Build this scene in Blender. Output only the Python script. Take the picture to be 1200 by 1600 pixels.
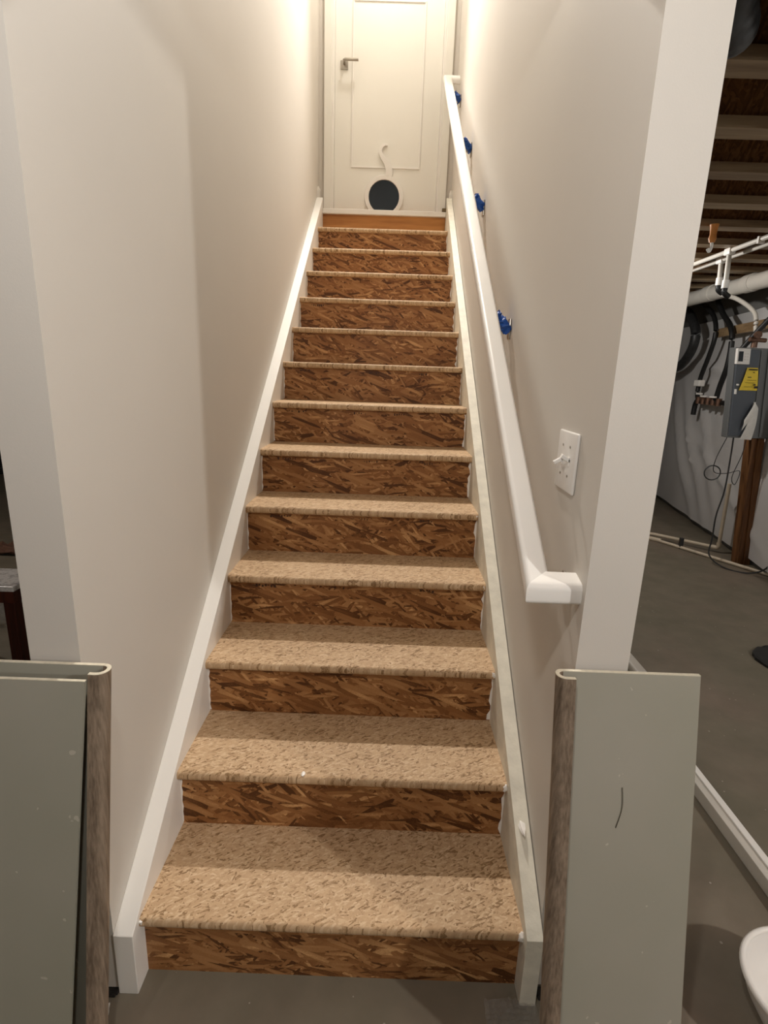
import bpy, bmesh, math, random
from mathutils import Vector, Matrix
random.seed(7)
S = bpy.context.scene
for o in list(bpy.data.objects): bpy.data.objects.remove(o)
COL = S.collection

# ------------------------------------------------------------ camera
CX, CY, CZ, YAW, PIT, ROL, FPX = 0.53624, -0.95172, 1.41213, -0.0051953, 0.2511062, 0.0340451, 838.084
cy, sy, cp, sp = math.cos(YAW), math.sin(YAW), math.cos(PIT), math.sin(PIT)
F = Vector((sy*cp, cy*cp, -sp)); R0 = Vector((cy, -sy, 0)); U0 = R0.cross(F)
R = R0*math.cos(ROL) + U0*math.sin(ROL); U = -R0*math.sin(ROL) + U0*math.cos(ROL)
cam = bpy.data.objects.new('camera', bpy.data.cameras.new('camera')); COL.objects.link(cam)
cam.matrix_world = Matrix(((R.x, U.x, -F.x, CX), (R.y, U.y, -F.y, CY), (R.z, U.z, -F.z, CZ), (0, 0, 0, 1)))
cam.data.sensor_fit = 'VERTICAL'; cam.data.sensor_height = 36; cam.data.lens = FPX/1600*36
cam.data.clip_start = 0.02
S.camera = cam
# ------------------------------------------------------------ world, light, exposure
w = bpy.data.worlds.new('world'); S.world = w; w.use_nodes = True
w.node_tree.nodes['Background'].inputs[0].default_value = (0.8, 0.82, 0.85, 1)
w.node_tree.nodes['Background'].inputs[1].default_value = 0.05
S.view_settings.view_transform = 'Standard'; S.view_settings.look = 'None'
S.view_settings.gamma = 1; S.view_settings.use_curve_mapping = False
S.view_settings.exposure = 0.66
def lamp(name, loc, power, col, rad):
    l = bpy.data.lights.new(name, 'POINT'); l.energy = power; l.color = col; l.shadow_soft_size = rad
    o = bpy.data.objects.new(name, l); COL.objects.link(o); o.location = loc; return o
lamp('landing_ceiling_lamp', (0.44, 3.02, 4.55), 19, (1, 0.94, 0.86), 0.06)
sl = bpy.data.lights.new('stair_fill_spot', 'SPOT'); sl.energy = 265; sl.color = (1, 0.945, 0.875); sl.shadow_soft_size = 0.05  # added spot, lights the treads without overexposing the door; no such fixture
sl.spot_size = math.radians(82); sl.spot_blend = 1.0
so_ = bpy.data.objects.new('stair_fill_spot', sl); COL.objects.link(so_); so_.location = (0.44, 3.05, 4.62)
so_.rotation_euler = (Vector((0.44, 0.35, 0.2))-Vector((0.44, 3.05, 4.62))).to_track_quat('-Z', 'Y').to_euler()
lamp('stair_foot_bulb', (0.40, -0.80, 2.20), 17, (1, 0.985, 0.95), 0.035)
lamp('basement_rear_fill', (-0.7, -3.7, 2.20), 34, (1, 0.99, 0.965), 0.06)  # added fill behind the camera, lifts the wall ends
lamp('basement_room_bulb', (3.05, -1.55, 2.20), 84, (1, 0.99, 0.96), 0.05)
lamp('basement_far_fill', (1.9, 3.4, 2.15), 28, (1, 0.97, 0.93), 0.05)  # added fill, brightens the joists and insulation in the right room
lamp('left_room_fill', (-2.6, 1.9, 2.2), 26, (1, 0.96, 0.90), 0.05)  # added fill, keeps the room left of the stairs from going black

# ------------------------------------------------------------ node helpers
class NT:
    def __init__(s, name):
        s.m = bpy.data.materials.new(name); s.m.use_nodes = True; s.t = s.m.node_tree
        s.b = s.t.nodes['Principled BSDF']
    def n(s, typ, **k):
        x = s.t.nodes.new(typ)
        for a, v in k.items(): setattr(x, a, v)
        return x
    def l(s, a, b): s.t.links.new(a, b)
    def math(s, op, a, b=None, c=None):
        x = s.n('ShaderNodeMath', operation=op)
        for i, v in enumerate((a, b, c)):
            if v is None: continue
            if isinstance(v, (int, float)): x.inputs[i].default_value = v
            else: s.l(v, x.inputs[i])
        return x.outputs[0]
    def obj(s, scale=(1, 1, 1), rot=(0, 0, 0), rnd=True):
        tc = s.n('ShaderNodeTexCoord'); v = tc.outputs['Object']
        if rnd:
            oi = s.n('ShaderNodeObjectInfo'); mu = s.math('MULTIPLY', oi.outputs['Random'], 37.0)
            ad = s.n('ShaderNodeVectorMath', operation='ADD'); s.l(v, ad.inputs[0]); s.l(mu, ad.inputs[1]); v = ad.outputs[0]
        mp = s.n('ShaderNodeMapping'); mp.inputs['Scale'].default_value = scale; mp.inputs['Rotation'].default_value = rot
        s.l(v, mp.inputs[0]); return mp.outputs[0]
    def noise(s, v, scale, detail=3, rough=0.5):
        x = s.n('ShaderNodeTexNoise'); s.l(v, x.inputs['Vector'])
        x.inputs['Scale'].default_value = scale; x.inputs['Detail'].default_value = detail; x.inputs['Roughness'].default_value = rough
        return x.outputs['Fac']
    def ramp(s, f, stops):
        x = s.n('ShaderNodeValToRGB'); e = x.color_ramp.elements
        while len(e) < len(stops): e.new(0.5)
        for i, (p, c) in enumerate(stops): e[i].position = p; e[i].color = (*c, 1)
        s.l(f, x.inputs[0]); return x.outputs[0]
    def mix(s, f, a, b, mode='MIX'):
        x = s.n('ShaderNodeMix', data_type='RGBA', blend_type=mode)
        for i, v in ((0, f), (6, a), (7, b)):
            if isinstance(v, (int, float)): x.inputs[i].default_value = v
            elif isinstance(v, tuple): x.inputs[i].default_value = (*v, 1)
            else: s.l(v, x.inputs[i])
        return x.outputs[2]
    def bump(s, h, st, dist=0.01):
        x = s.n('ShaderNodeBump'); x.inputs['Strength'].default_value = st; x.inputs['Distance'].default_value = dist
        s.l(h, x.inputs['Height']); s.l(x.outputs[0], s.b.inputs['Normal'])
    def col(s, c): s.l(c, s.b.inputs['Base Color'])
    def set(s, rough=0.5, metal=0, spec=0.5, **k):
        s.b.inputs['Roughness'].default_value = rough; s.b.inputs['Metallic'].default_value = metal
        s.b.inputs['Specular IOR Level'].default_value = spec
        for a, v in k.items(): s.b.inputs[a].default_value = v
        return s.m
def lin(r, g, b):
    f = lambda c: (c/255/12.92) if c/255 <= 0.04045 else ((c/255+0.055)/1.055)**2.4
    return (f(r), f(g), f(b))
def soft(name, c, rough=0.5, var=0.06, sc=6, bump=0.0, metal=0, bs=200):
    t = NT(name); v = t.obj(); n = t.noise(v, sc, 4)
    d = tuple(x*(1-var) for x in c); u = tuple(min(1, x*(1+var)) for x in c)
    t.col(t.ramp(n, [(0.3, d), (0.7, u)]))
    if bump: t.bump(t.noise(v, bs, 2), bump, 0.002)
    return t.set(rough, metal)
def osb(name, stops, L, W, plane, layers=6, th=0.45, fine=0.0, rough=0.6, spread=1.0):
    """overlapping wood strands: stacked layers of stretched cells, each turned its own way"""
    t = NT(name); v = t.obj(rot=(0, 0, 0) if plane == 'xy' else (math.pi/2, 0, 0))
    val = None; AN = [0.9, -0.5, 0.35, -0.8, 1.25, -0.1, 0.6, -1.1, 0.1, -0.45]
    for i in range(layers):
        a = AN[(i+(3 if plane == 'xy' else 0)) % 10]*spread
        m0 = t.n('ShaderNodeMapping'); m0.inputs['Rotation'].default_value = (0, 0, a); m0.inputs['Location'].default_value = (i*3.7, i*1.3, 0)
        t.l(v, m0.inputs[0])
        m1 = t.n('ShaderNodeMapping'); k = random.uniform(0.7, 1.3)
        m1.inputs['Scale'].default_value = (1/(L*k), 1/(W*k), 1); t.l(m0.outputs[0], m1.inputs[0])
        vo = t.n('ShaderNodeTexVoronoi', voronoi_dimensions='2D', feature='F1', distance='CHEBYCHEV' if i % 2 else 'EUCLIDEAN')
        vo.inputs['Scale'].default_value = 1; t.l(m1.outputs[0], vo.inputs['Vector'])
        sp_ = t.n('ShaderNodeSeparateColor'); t.l(vo.outputs['Color'], sp_.inputs[0])
        # value falls a little toward a strand's rim
        rim = t.math('MULTIPLY', vo.outputs['Distance'], 0.18)
        cv = t.math('SUBTRACT', sp_.outputs[0], rim)
        if val is None: val = cv
        else:
            mk = t.math('GREATER_THAN', sp_.outputs[1], th)
            x = t.n('ShaderNodeMix', data_type='FLOAT'); t.l(mk, x.inputs[0]); t.l(val, x.inputs[2]); t.l(cv, x.inputs[3]); val = x.outputs[0]
    g = t.noise(v, 260, 3); gg = t.math('MULTIPLY_ADD', g, fine, -fine/2)
    val2 = t.math('ADD', val, gg)
    big = t.noise(v, 5, 2); val2 = t.math('MULTIPLY_ADD', t.math('SUBTRACT', big, 0.5), 0.35, val2)
    t.col(t.ramp(val2, stops)); t.bump(val, 0.15, 0.001)
    return t.set(rough, spec=0.3)

M = {}
M['wall'] = soft('wall_paint', lin(208, 202, 193), 0.55, 0.012, 3, 0.06, bs=350)
M['endwall'] = M['wall']
M['white'] = soft('white_gloss_paint', lin(240, 237, 231), 0.33, 0.01, 4, 0.02)
M['raw_trim'] = soft('patched_cream_paint', lin(226, 221, 205), 0.55, 0.10, 22, 0.4, bs=90)
M['door'] = soft('door_paint', lin(238, 236, 228), 0.4, 0.01, 3, 0.02)
M['plaster'] = soft('white_caulk', lin(238, 234, 228), 0.5, 0.05, 60, 0.3)
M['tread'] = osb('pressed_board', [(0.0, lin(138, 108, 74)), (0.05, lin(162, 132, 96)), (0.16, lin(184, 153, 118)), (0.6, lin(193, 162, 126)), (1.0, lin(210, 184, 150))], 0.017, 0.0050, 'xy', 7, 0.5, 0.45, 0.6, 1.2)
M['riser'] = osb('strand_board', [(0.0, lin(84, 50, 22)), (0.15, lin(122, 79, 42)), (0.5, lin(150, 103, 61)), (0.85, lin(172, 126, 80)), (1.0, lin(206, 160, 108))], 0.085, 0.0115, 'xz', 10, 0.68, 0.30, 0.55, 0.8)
M['web'] = osb('joist_web_board', [(0.0, lin(96, 62, 34)), (0.5, lin(120, 82, 46)), (1.0, lin(140, 100, 62))], 0.05, 0.012, 'xz', 5, 0.45, 0.3)
def wood(name, c0, c1, sc, axis, rough=0.5, bump=0.1):
    t = NT(name); s = [sc*6]*3; s[axis] = sc*0.5
    v = t.obj(scale=tuple(s)); n = t.noise(v, 1, 6, 0.62); n2 = t.noise(t.obj(scale=tuple(q*0.25 for q in s)), 1, 2)
    a = t.math('MULTIPLY_ADD', n2, 0.5, t.math('MULTIPLY', n, 0.6))
    t.col(t.ramp(a, [(0.38, c0), (0.70, c1)])); t.bump(n, bump, 0.002)
    return t.set(rough, spec=0.35)
M['ply'] = wood('orange_plywood', lin(150, 92, 42), lin(206, 146, 82), 5, 0)
M['flange'] = wood('joist_flange_wood', lin(120, 98, 74), lin(168, 146, 116), 6, 0)
M['post'] = wood('brown_post_wood', lin(84, 54, 30), lin(134, 92, 56), 8, 2)
M['nailer'] = wood('nailer_wood', lin(122, 98, 70), lin(160, 134, 100), 8, 1)
M['vinylwood'] = wood('grey_brown_vinyl_woodgrain', lin(98, 84, 70), lin(146, 129, 111), 40, 2, 0.42, 0.2)
M['darkwood'] = wood('dark_red_wood', lin(42, 16, 10), lin(76, 32, 20), 10, 2, 0.35)
def backing():
    t = NT('grey_green_vinyl_backing'); v = t.obj(); n = t.noise(v, 2.2, 3)
    c = t.ramp(n, [(0.3, lin(150, 149, 134)), (0.7, lin(163, 159, 147))])
    vo = t.noise(v, 38, 2); k = t.math('GREATER_THAN', vo, 0.735)
    c = t.mix(t.math('MULTIPLY', k, 0.5), c, lin(205, 198, 184)); t.col(c)
    return t.set(0.36, spec=0.5)
M['backing'] = backing()
M['edge'] = soft('cream_vinyl_cut_edge', lin(222, 214, 192), 0.5, 0.12, 90)
M['scratch'] = soft('dark_scratch', lin(96, 92, 80), 0.6)
def concrete():
    t = NT('floor_concrete'); v = t.obj(rnd=False)
    a = t.noise(v, 1.1, 4, 0.6); b = t.noise(v, 7, 5, 0.6)
    c = t.ramp(a, [(0.32, lin(106, 101, 84)), (0.5, lin(116, 108, 92)), (0.68, lin(126, 112, 98))])
    c = t.mix(0.25, c, t.ramp(b, [(0.3, lin(98, 92, 80)), (0.7, lin(146, 138, 122))]))
    vo = t.n('ShaderNodeTexVoronoi', feature='F1'); vo.inputs['Scale'].default_value = 42; t.l(v, vo.inputs['Vector'])
    se = t.n('ShaderNodeSeparateColor'); t.l(vo.outputs['Color'], se.inputs[0])
    lim = t.math('MULTIPLY', t.math('SUBTRACT', se.outputs[0], 0.86), 1.3)
    k = t.math('LESS_THAN', vo.outputs['Distance'], lim)
    c = t.mix(t.math('MULTIPLY', k, 0.55), c, lin(190, 184, 172))
    t.col(c); t.bump(b, 0.12, 0.004)
    return t.set(0.62, spec=0.4)
M['concrete'] = concrete()
M['foundation'] = soft('foundation_concrete', lin(112, 110, 106), 0.85, 0.12, 5, 0.3, bs=60)
M['blanket'] = soft('white_vinyl_insulation_facing', lin(205, 203, 201), 0.42, 0.04, 3, 0.15, bs=25)
M['pvc'] = soft('white_plastic_pipe', lin(205, 200, 190), 0.35, 0.05, 8)
M['pvc_dirty'] = soft('cream_plastic_pipe', lin(196, 182, 160), 0.4, 0.08, 10)
M['black'] = soft('black_rubber', lin(22, 22, 22), 0.5, 0.1, 20)
M['cord'] = soft('dark_grey_cord', lin(44, 44, 44), 0.5, 0.1, 20)
M['duct'] = soft('charcoal_duct_wrap', lin(48, 48, 48), 0.45, 0.3, 30, 0.5, bs=80)
M['ductblack'] = soft('black_duct_wrap', lin(14, 15, 16), 0.7, 0.2, 10)
M['steel'] = soft('brushed_nickel', lin(176, 170, 160), 0.32, 0.05, 60, metal=1)
M['brass'] = soft('aged_brass', lin(112, 84, 68), 0.5, 0.25, 40, metal=0.5)
M['cab'] = soft('grey_cabinet_enamel', lin(104, 106, 106), 0.38, 0.03, 4)
M['cabdoor'] = soft('blue_grey_door_enamel', lin(80, 86, 94), 0.38, 0.03, 4)
M['yellow'] = soft('yellow_card', lin(232, 202, 62), 0.6, 0.05, 30)
M['paper'] = soft('white_paper', lin(214, 212, 206), 0.7, 0.06, 30, 0.2)
M['ink'] = soft('black_ink', lin(40, 38, 30), 0.7)
M['stamp'] = soft('faded_brown_ink', lin(62, 38, 20), 0.7)
M['tape'] = soft('blue_painters_tape', lin(24, 78, 158), 0.55, 0.15, 40, 0.3, bs=80)
M['lcd'] = soft('dark_display', lin(26, 34, 42), 0.15)
M['flap'] = soft('dark_flap', lin(22, 36, 48), 0.25, 0.1, 4)
M['orange'] = soft('orange_rubber', lin(226, 150, 76), 0.5, 0.15, 20)
M['plastic'] = soft('white_moulded_plastic', lin(232, 229, 224), 0.3, 0.01, 3)
M['cloth'] = soft('brown_cloth', lin(106, 76, 60), 0.9, 0.3, 20)
M['shim'] = soft('dark_wood_shim', lin(112, 96, 66), 0.8, 0.2, 30)
M['gap'] = soft('dark_gap_shade', lin(30, 26, 22), 0.9, 0.3, 60)  # near-black colour for the shade in the gap below the drywall
def marble():
    t = NT('grey_white_patterned_top'); v = t.obj(); n = t.noise(v, 26, 5, 0.7)
    t.col(t.ramp(n, [(0.4, lin(170, 166, 162)), (0.55, lin(228, 225, 220)), (0.7, lin(190, 186, 182))])); return t.set(0.3)
M['marble'] = marble()
def film():
    t = NT('clear_plastic_film'); v = t.obj(); t.bump(t.noise(v, 30, 3), 0.6, 0.01)
    return t.set(0.12, **{'Base Color': (0.92, 0.92, 0.9, 1), 'Transmission Weight': 0.85, 'IOR': 1.25, 'Alpha': 0.6})
M['film'] = film()

# ------------------------------------------------------------ mesh helpers
def bm_box(bm, x0, x1, y0, y1, z0, z1, bev=0.0, seg=2):
    r = bmesh.ops.create_cube(bm, size=1)['verts']
    for v in r: v.co = Vector(((x0+x1)/2+v.co.x*(x1-x0), (y0+y1)/2+v.co.y*(y1-y0), (z0+z1)/2+v.co.z*(z1-z0)))
    if bev:
        es = list({e for v in r for e in v.link_edges})
        bmesh.ops.bevel(bm, geom=es, offset=bev, segments=seg, affect='EDGES', profile=0.5)
def box(*a, **k):
    bm = bmesh.new(); bm_box(bm, *a, **k); return bm
def boxes(L, bev=0.0):
    bm = bmesh.new()
    for b in L: bm_box(bm, *b, bev=bev)
    return bm
def prism(pts, axis, a, b, bm=None):
    """polygon of 2-D points extruded along axis from a to b"""
    bm = bm or bmesh.new()
    def mk(p, t): return {0: (t, p[0], p[1]), 1: (p[0], t, p[1]), 2: (p[0], p[1], t)}[axis]
    A = [bm.verts.new(mk(p, a)) for p in pts]; B = [bm.verts.new(mk(p, b)) for p in pts]
    n = len(pts); bm.faces.new(A); bm.faces.new(B[::-1])
    for i in range(n): bm.faces.new((A[i], B[i], B[(i+1) % n], A[(i+1) % n]))
    bmesh.ops.recalc_face_normals(bm, faces=bm.faces); return bm
def sweep(path, prof, bm=None, caps=True, closed=False, up=Vector((0, 0, 1)), scales=None):
    bm = bm or bmesh.new(); P = [Vector(p) for p in path]; n = len(P); rings = []
    for i, p in enumerate(P):
        d1 = (P[i]-P[i-1]) if (i > 0 or closed) else (P[1]-P[0]); d2 = (P[(i+1) % n]-P[i]) if (i < n-1 or closed) else d1
        d1.normalize(); d2 = d2.normalized(); t = (d1+d2).normalized()
        u = up if abs(t.dot(up)) < 0.97 else Vector((0, 1, 0))
        s = t.cross(u).normalized(); q = s.cross(t).normalized(); k = scales[i] if scales else 1
        rings.append([bm.verts.new(p+s*a*k+q*b*k) for a, b in prof])
    m = len(prof)
    for i in range(n if closed else n-1):
        A, B = rings[i], rings[(i+1) % n]
        for j in range(m): bm.faces.new((A[j], A[(j+1) % m], B[(j+1) % m], B[j]))
    if caps and not closed: bm.faces.new(rings[0]); bm.faces.new(rings[-1][::-1])
    bmesh.ops.recalc_face_normals(bm, faces=bm.faces); return bm
def circ(r, n=12): return [(r*math.cos(2*math.pi*i/n), r*math.sin(2*math.pi*i/n)) for i in range(n)]
def smooth_path(P, n=8):
    P = [Vector(p) for p in P]; Q = [P[0]]+P+[P[-1]]; out = []
    for i in range(1, len(Q)-2):
        for k in range(n):
            t = k/n; a, b, c, d = Q[i-1], Q[i], Q[i+1], Q[i+2]
            out.append(0.5*((2*b)+(c-a)*t+(2*a-5*b+4*c-d)*t*t+(3*b-a-3*c+d)*t**3))
    return out+[P[-1]]
def tube(path, r, smooth=True, n=12, bm=None): return sweep(smooth_path(path) if smooth else path, circ(r, n), bm)
def lathe(prof, c, n=48, bm=None):
    bm = bm or bmesh.new(); rings = []
    for r, z in prof: rings.append([bm.verts.new((c[0]+r*math.cos(2*math.pi*i/n), c[1]+r*math.sin(2*math.pi*i/n), c[2]+z)) for i in range(n)])
    for A, B in zip(rings, rings[1:]):
        for j in range(n): bm.faces.new((A[j], A[(j+1) % n], B[(j+1) % n], B[j]))
    bmesh.ops.recalc_face_normals(bm, faces=bm.faces); return bm
def tag(o, label=None, cat=None, group=None, kind=None):
    if label: o['label'] = label
    if cat: o['category'] = cat
    if group: o['group'] = group
    if kind: o['kind'] = kind
    return o
def obj(name, bm, mat, parent=None, smooth=False, label=None, bevel=0.0):
    me = bpy.data.meshes.new(name); bm.to_mesh(me); bm.free()
    o = bpy.data.objects.new(name, me); COL.objects.link(o)
    me.materials.append(mat if not isinstance(mat, str) else M[mat])
    if smooth:
        for p in me.polygons: p.use_smooth = True
        try: me.set_sharp_from_angle(angle=math.radians(40))
        except Exception: pass
    if parent:
        w_ = Matrix.Translation(parent.location) @ parent.rotation_euler.to_matrix().to_4x4() if not parent.parent else None
        o.parent = parent; o.matrix_parent_inverse = (w_.inverted() if w_ else wm(parent).inverted())
    if label: o['label'] = label
    if bevel:
        b = o.modifiers.new('bevel', 'BEVEL'); b.width = bevel; b.segments = 2; b.limit_method = 'ANGLE'
    return o
def wm(o):
    return Matrix()  if o.type == 'MESH' else Matrix.Translation(o.location)
def thing(name, loc, label, cat, group=None, kind=None):
    o = bpy.data.objects.new(name, None); COL.objects.link(o); o.location = loc; o.empty_display_size = 0.1
    return tag(o, label, cat, group, kind)
def struct(name, bm, mat, label=None, parent=None):
    o = obj(name, bm, mat, parent)
    if not parent: o['kind'] = 'structure'
    if label: o['label'] = label
    return o

RISE, RUN, W, NO = 0.182195, 0.254, 0.88379, 0.0233
WL, WR = -0.045, 0.924            # stair faces of the side walls
YL, YR = -0.027, 0.014            # ends of the side walls
YD = 3.42                         # wall with the door
wx = lambda y: 3.48+0.178*(max(y, 2.5)-3.43)   # face of the insulated foundation wall

# ------------------------------------------------------------ the room shell
struct('floor', box(-7, 5, -4.6, 8.2, -0.12, 0), 'concrete', 'bare grey brown concrete basement floor')
struct('wall_left', boxes([(-0.142, WL, YL, YD, 0.014, 4.95), (-0.13, WL-0.012, YL+0.012, YD, 0, 0.014)]), 'wall', 'greige painted stair wall on the left')
struct('wall_right', boxes([(WR, 1.028, YR, YD, 0.014, 4.95), (WR+0.012, 1.016, YR+0.012, YD, 0, 0.014)]), 'wall', 'greige painted stair wall on the right with pale end')
struct('wall_header', box(WL, WR, 0.30, 0.42, 2.30, 4.95), 'wall')
struct('wall_rear', boxes([(-0.142, 0.058, YD, YD+0.11, 2.55, 4.95), (0.822, 1.028, YD, YD+0.11, 2.55, 4.95), (0.058, 0.822, YD, YD+0.11, 4.62, 4.95), (-0.142, 1.028, YD, YD+0.11, 0, 2.49)]), 'wall')
struct('ceiling_stairwell', box(-0.142, 1.028, 0.30, YD+0.11, 4.95, 5.05), 'wall')
struct('ceiling_basement', boxes([(1.028, 5, -4.6, 8.2, 2.53, 2.56), (-7, -0.142, -4.6, 8.2, 2.53, 2.56), (-0.142, 1.028, -4.6, 0.30, 2.53, 2.56), (-0.142, 1.028, YD+0.11, 8.2, 2.56, 2.6)]), 'web')
struct('wall_back', box(-7, 5, -4.7, -4.6, 0, 2.53), 'foundation')
struct('wall_far', box(-7, 5, 8.0, 8.2, 0, 2.53), 'foundation')
struct('wall_outer_left', box(-7.1, -7, -4.6, 8.2, 0, 2.53), 'foundation')
bm = bmesh.new()
prism([(wx(-4.6)+0.1, -4.6), (wx(2.5)+0.1, 2.5), (wx(8)+0.1, 8.0), (wx(8)+0.3, 8.0), (wx(2.5)+0.3, 2.5), (wx(-4.6)+0.3, -4.6)], 2, 0, 2.53, bm)
struct('wall_foundation', bm, 'foundation', 'grey concrete foundation wall')
# floor joint
# landing floor
struct('floor_landing', boxes([(WL, WR, 3.342, YD, 2.49, 2.548), (WL, WR, YD, YD+0.11, 2.49, 2.555)]), 'ply')

# ------------------------------------------------------------ staircase
st = thing('staircase', (W/2, 0, 0), 'straight flight of unfinished pressed wood stairs rising between two painted walls', 'stairs')
def tread_bm(x0, x1, y0, y1, zt, th=0.027):
    r = th/2; pts = []
    for i in range(9):
        a = math.pi/2 + math.pi*i/8; pts.append((y0+r*0.75+math.cos(a)*r*0.75, zt-r+math.sin(a)*r))
    pts += [(y1, zt-th), (y1, zt)]
    return prism(pts, 0, x0, x1)
proto_t = proto_r = None
for k in range(13):
    lb = {0: 'bottom tread board, broad and pale with small flecks'}.get(k)
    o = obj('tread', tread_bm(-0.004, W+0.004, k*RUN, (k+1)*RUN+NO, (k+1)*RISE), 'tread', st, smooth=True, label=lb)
for k in range(14):
    top = (k+1)*RISE-0.027 if k < 13 else 14*RISE-0.034
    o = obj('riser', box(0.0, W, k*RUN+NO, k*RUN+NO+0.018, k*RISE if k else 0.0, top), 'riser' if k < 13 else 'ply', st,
            label='smooth orange plywood riser' if k == 13 else None)
    # ragged line of caulk where the riser meets the right skirt
    def ragged(x, sgn, y, z0, z1, wmax, seed):
        rr = random.Random(seed); n = 9; a = []; b = []
        for i in range(n+1):
            z = z0+(z1-z0)*i/n; a.append((x, z)); b.append((x+sgn*(0.001+wmax*rr.random()**2), z))
        return prism(a+b[::-1], 1, y-0.0016, y)
    if 0 < k < 13:
        obj('caulk', ragged(W, -1, k*RUN+NO, k*RISE+0.004, (k+1)*RISE-0.03, 0.010, k), 'plaster', o, label='ragged white caulk line')
        obj('caulk', ragged(0, 1, k*RUN+NO, k*RISE+0.004, (k+1)*RISE-0.03, 0.004, k+50), 'plaster', o, label='ragged white caulk line')
    if k in (3, 4, 5, 6, 7, 9, 11):          # faint mill stamp, mostly hidden under the nosing
        rr = random.Random(k*5)
        for x0, n in ((0.06+0.02*rr.random(), 8), (0.34+0.1*rr.random(), 6), (0.55+0.15*rr.random(), 5)):
            L = []
            for q in range(n):
                x = x0+q*0.0105; zt_ = (k+1)*RISE-0.034
                if rr.random() < 0.85: L.append((x, x+rr.uniform(0.002, 0.008), k*RUN+NO-0.0004, k*RUN+NO+0.001, zt_-rr.uniform(0.006, 0.013), zt_-rr.uniform(0, 0.005)))
            if L: obj('ink_stamp', boxes(L), 'stamp', o, label='faded dark ink stamp')
# skirt boards
tl = lambda y: 0.172+0.731*(y+0.03)
obj('skirt_board', prism([(-0.031, 0), (-0.031, tl(-0.031)), (3.325, tl(3.325)), (3.325, 2.4), (0.1, 0)], 0, WL, 0.0), 'white', st, bevel=0.0015, label='smooth white painted skirt board along the left wall')
tr = lambda y: 0.198+0.734*(y+0.02)
obj('skirt_board', prism([(-0.024, 0.0), (-0.024, tr(-0.024)), (3.31, tr(3.31)), (3.31, 2.4), (0.1, 0)], 0, W, 0.9215), 'raw_trim', st, bevel=0.001, label='patchy cream skirt board along the right wall')
# white nosing of the landing
obj('landing_nosing', boxes([(0.0, W, 3.300, 3.345, 14*RISE-0.034, 14*RISE)], 0.004), 'white', st, label='white painted landing nosing')
# blobs of caulk at nosing ends
def blob(c, r, seed, sq=(1, 1, 1)):
    bm = bmesh.new(); bmesh.ops.create_icosphere(bm, subdivisions=2, radius=r); rr = random.Random(seed)
    for v in bm.verts:
        k = 0.75+0.5*rr.random(); v.co = Vector((c[0]+v.co.x*k*sq[0], c[1]+v.co.y*k*sq[1], c[2]+v.co.z*k*sq[2]))
    return bm
for k, r in ((0, 0.010), (1, 0.009), (2, 0.008), (3, 0.007), (4, 0.006), (9, 0.006)):
    obj('caulk_blob', blob((W-0.005, k*RUN+0.006, (k+1)*RISE-0.012), r, k, (0.9, 1, 1.25)), 'plaster', st, smooth=True)
for k, r in ((0, 0.008), (2, 0.005)):
    obj('caulk_blob', blob((0.004, k*RUN+0.006, (k+1)*RISE-0.010), r, k+9, (0.9, 1, 1)), 'plaster', st, smooth=True)
obj('caulk_blob', blob((0.337, RUN+0.012, 2*RISE+0.001), 0.006, 31, (0.8, 1.6, 0.5)), 'plaster', st, smooth=True)
obj('caulk_blob', blob((W-0.012+0.03, 0.16, tr(0.16)), 0.010, 41, (0.8, 3.0, 0.6)), 'plaster', st, smooth=True)
tag(obj('wood_shim', boxes([(W-0.028, W+0.012, 3.298, 3.322, 14*RISE+0.001, 14*RISE+0.022), (W+0.000, W+0.034, 3.300, 3.318, 14*RISE+0.022, 14*RISE+0.036)], 0.001), 'shim'),
    'small dark wooden scrap on the right end of the landing edge', 'wood scrap')
# cut baseboard ends beside the landing
struct('baseboard_left', prism([(3.338, 2.548), (3.338, 2.70), (YD, 2.70), (YD, 2.548)], 0, WL, WL+0.014), 'white')
struct('baseboard_right', prism([(3.338, 2.548), (3.338, 2.70), (YD, 2.70), (YD, 2.548)], 0, WR-0.014, WR), 'white')

# ------------------------------------------------------------ door at the top
dr = thing('door_1', (0.44, YD+0.02, 2.56), 'white panelled door at the top of the stairs with a small pet opening', 'door', kind='structure')
DF = YD+0.022
obj('slab', box(0.067, 0.815, DF, DF+0.035, 2.565, 4.60), 'door', dr)
def frame_rect(x0, x1, z0, z1, y, wd=0.011, th=0.006):
    return boxes([(x0, x1, y-th, y, z0, z0+wd), (x0, x1, y-th, y, z1-wd, z1), (x0, x0+wd, y-th, y, z0+wd, z1-wd), (x1-wd, x1, y-th, y, z0+wd, z1-wd)], 0.002)
obj('panel_moulding', frame_rect(0.187, 0.688, 2.858, 3.875, DF), 'white', dr, label='raised moulding round the tall lower panel')
def arch_bm(x0, x1, z0, z1, y):
    pts = [(x0, z0)]+[((x0+x1)/2-(x1-x0)/2*math.cos(math.pi*i/12), z1+0.06*math.sin(math.pi*i/12)) for i in range(13)]+[(x1, z0)]
    return sweep([(p[0], y, p[1]) for p in pts], [(-0.005, -0.005), (0.005, -0.005), (0.005, 0.005), (-0.005, 0.005)], closed=True, up=Vector((0, 1, 0)))
for a, b in ((0.187, 0.395), (0.480, 0.688)):
    obj('panel_moulding', arch_bm(a, b, 3.96, 4.44, DF-0.003), 'white', dr)
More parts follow.
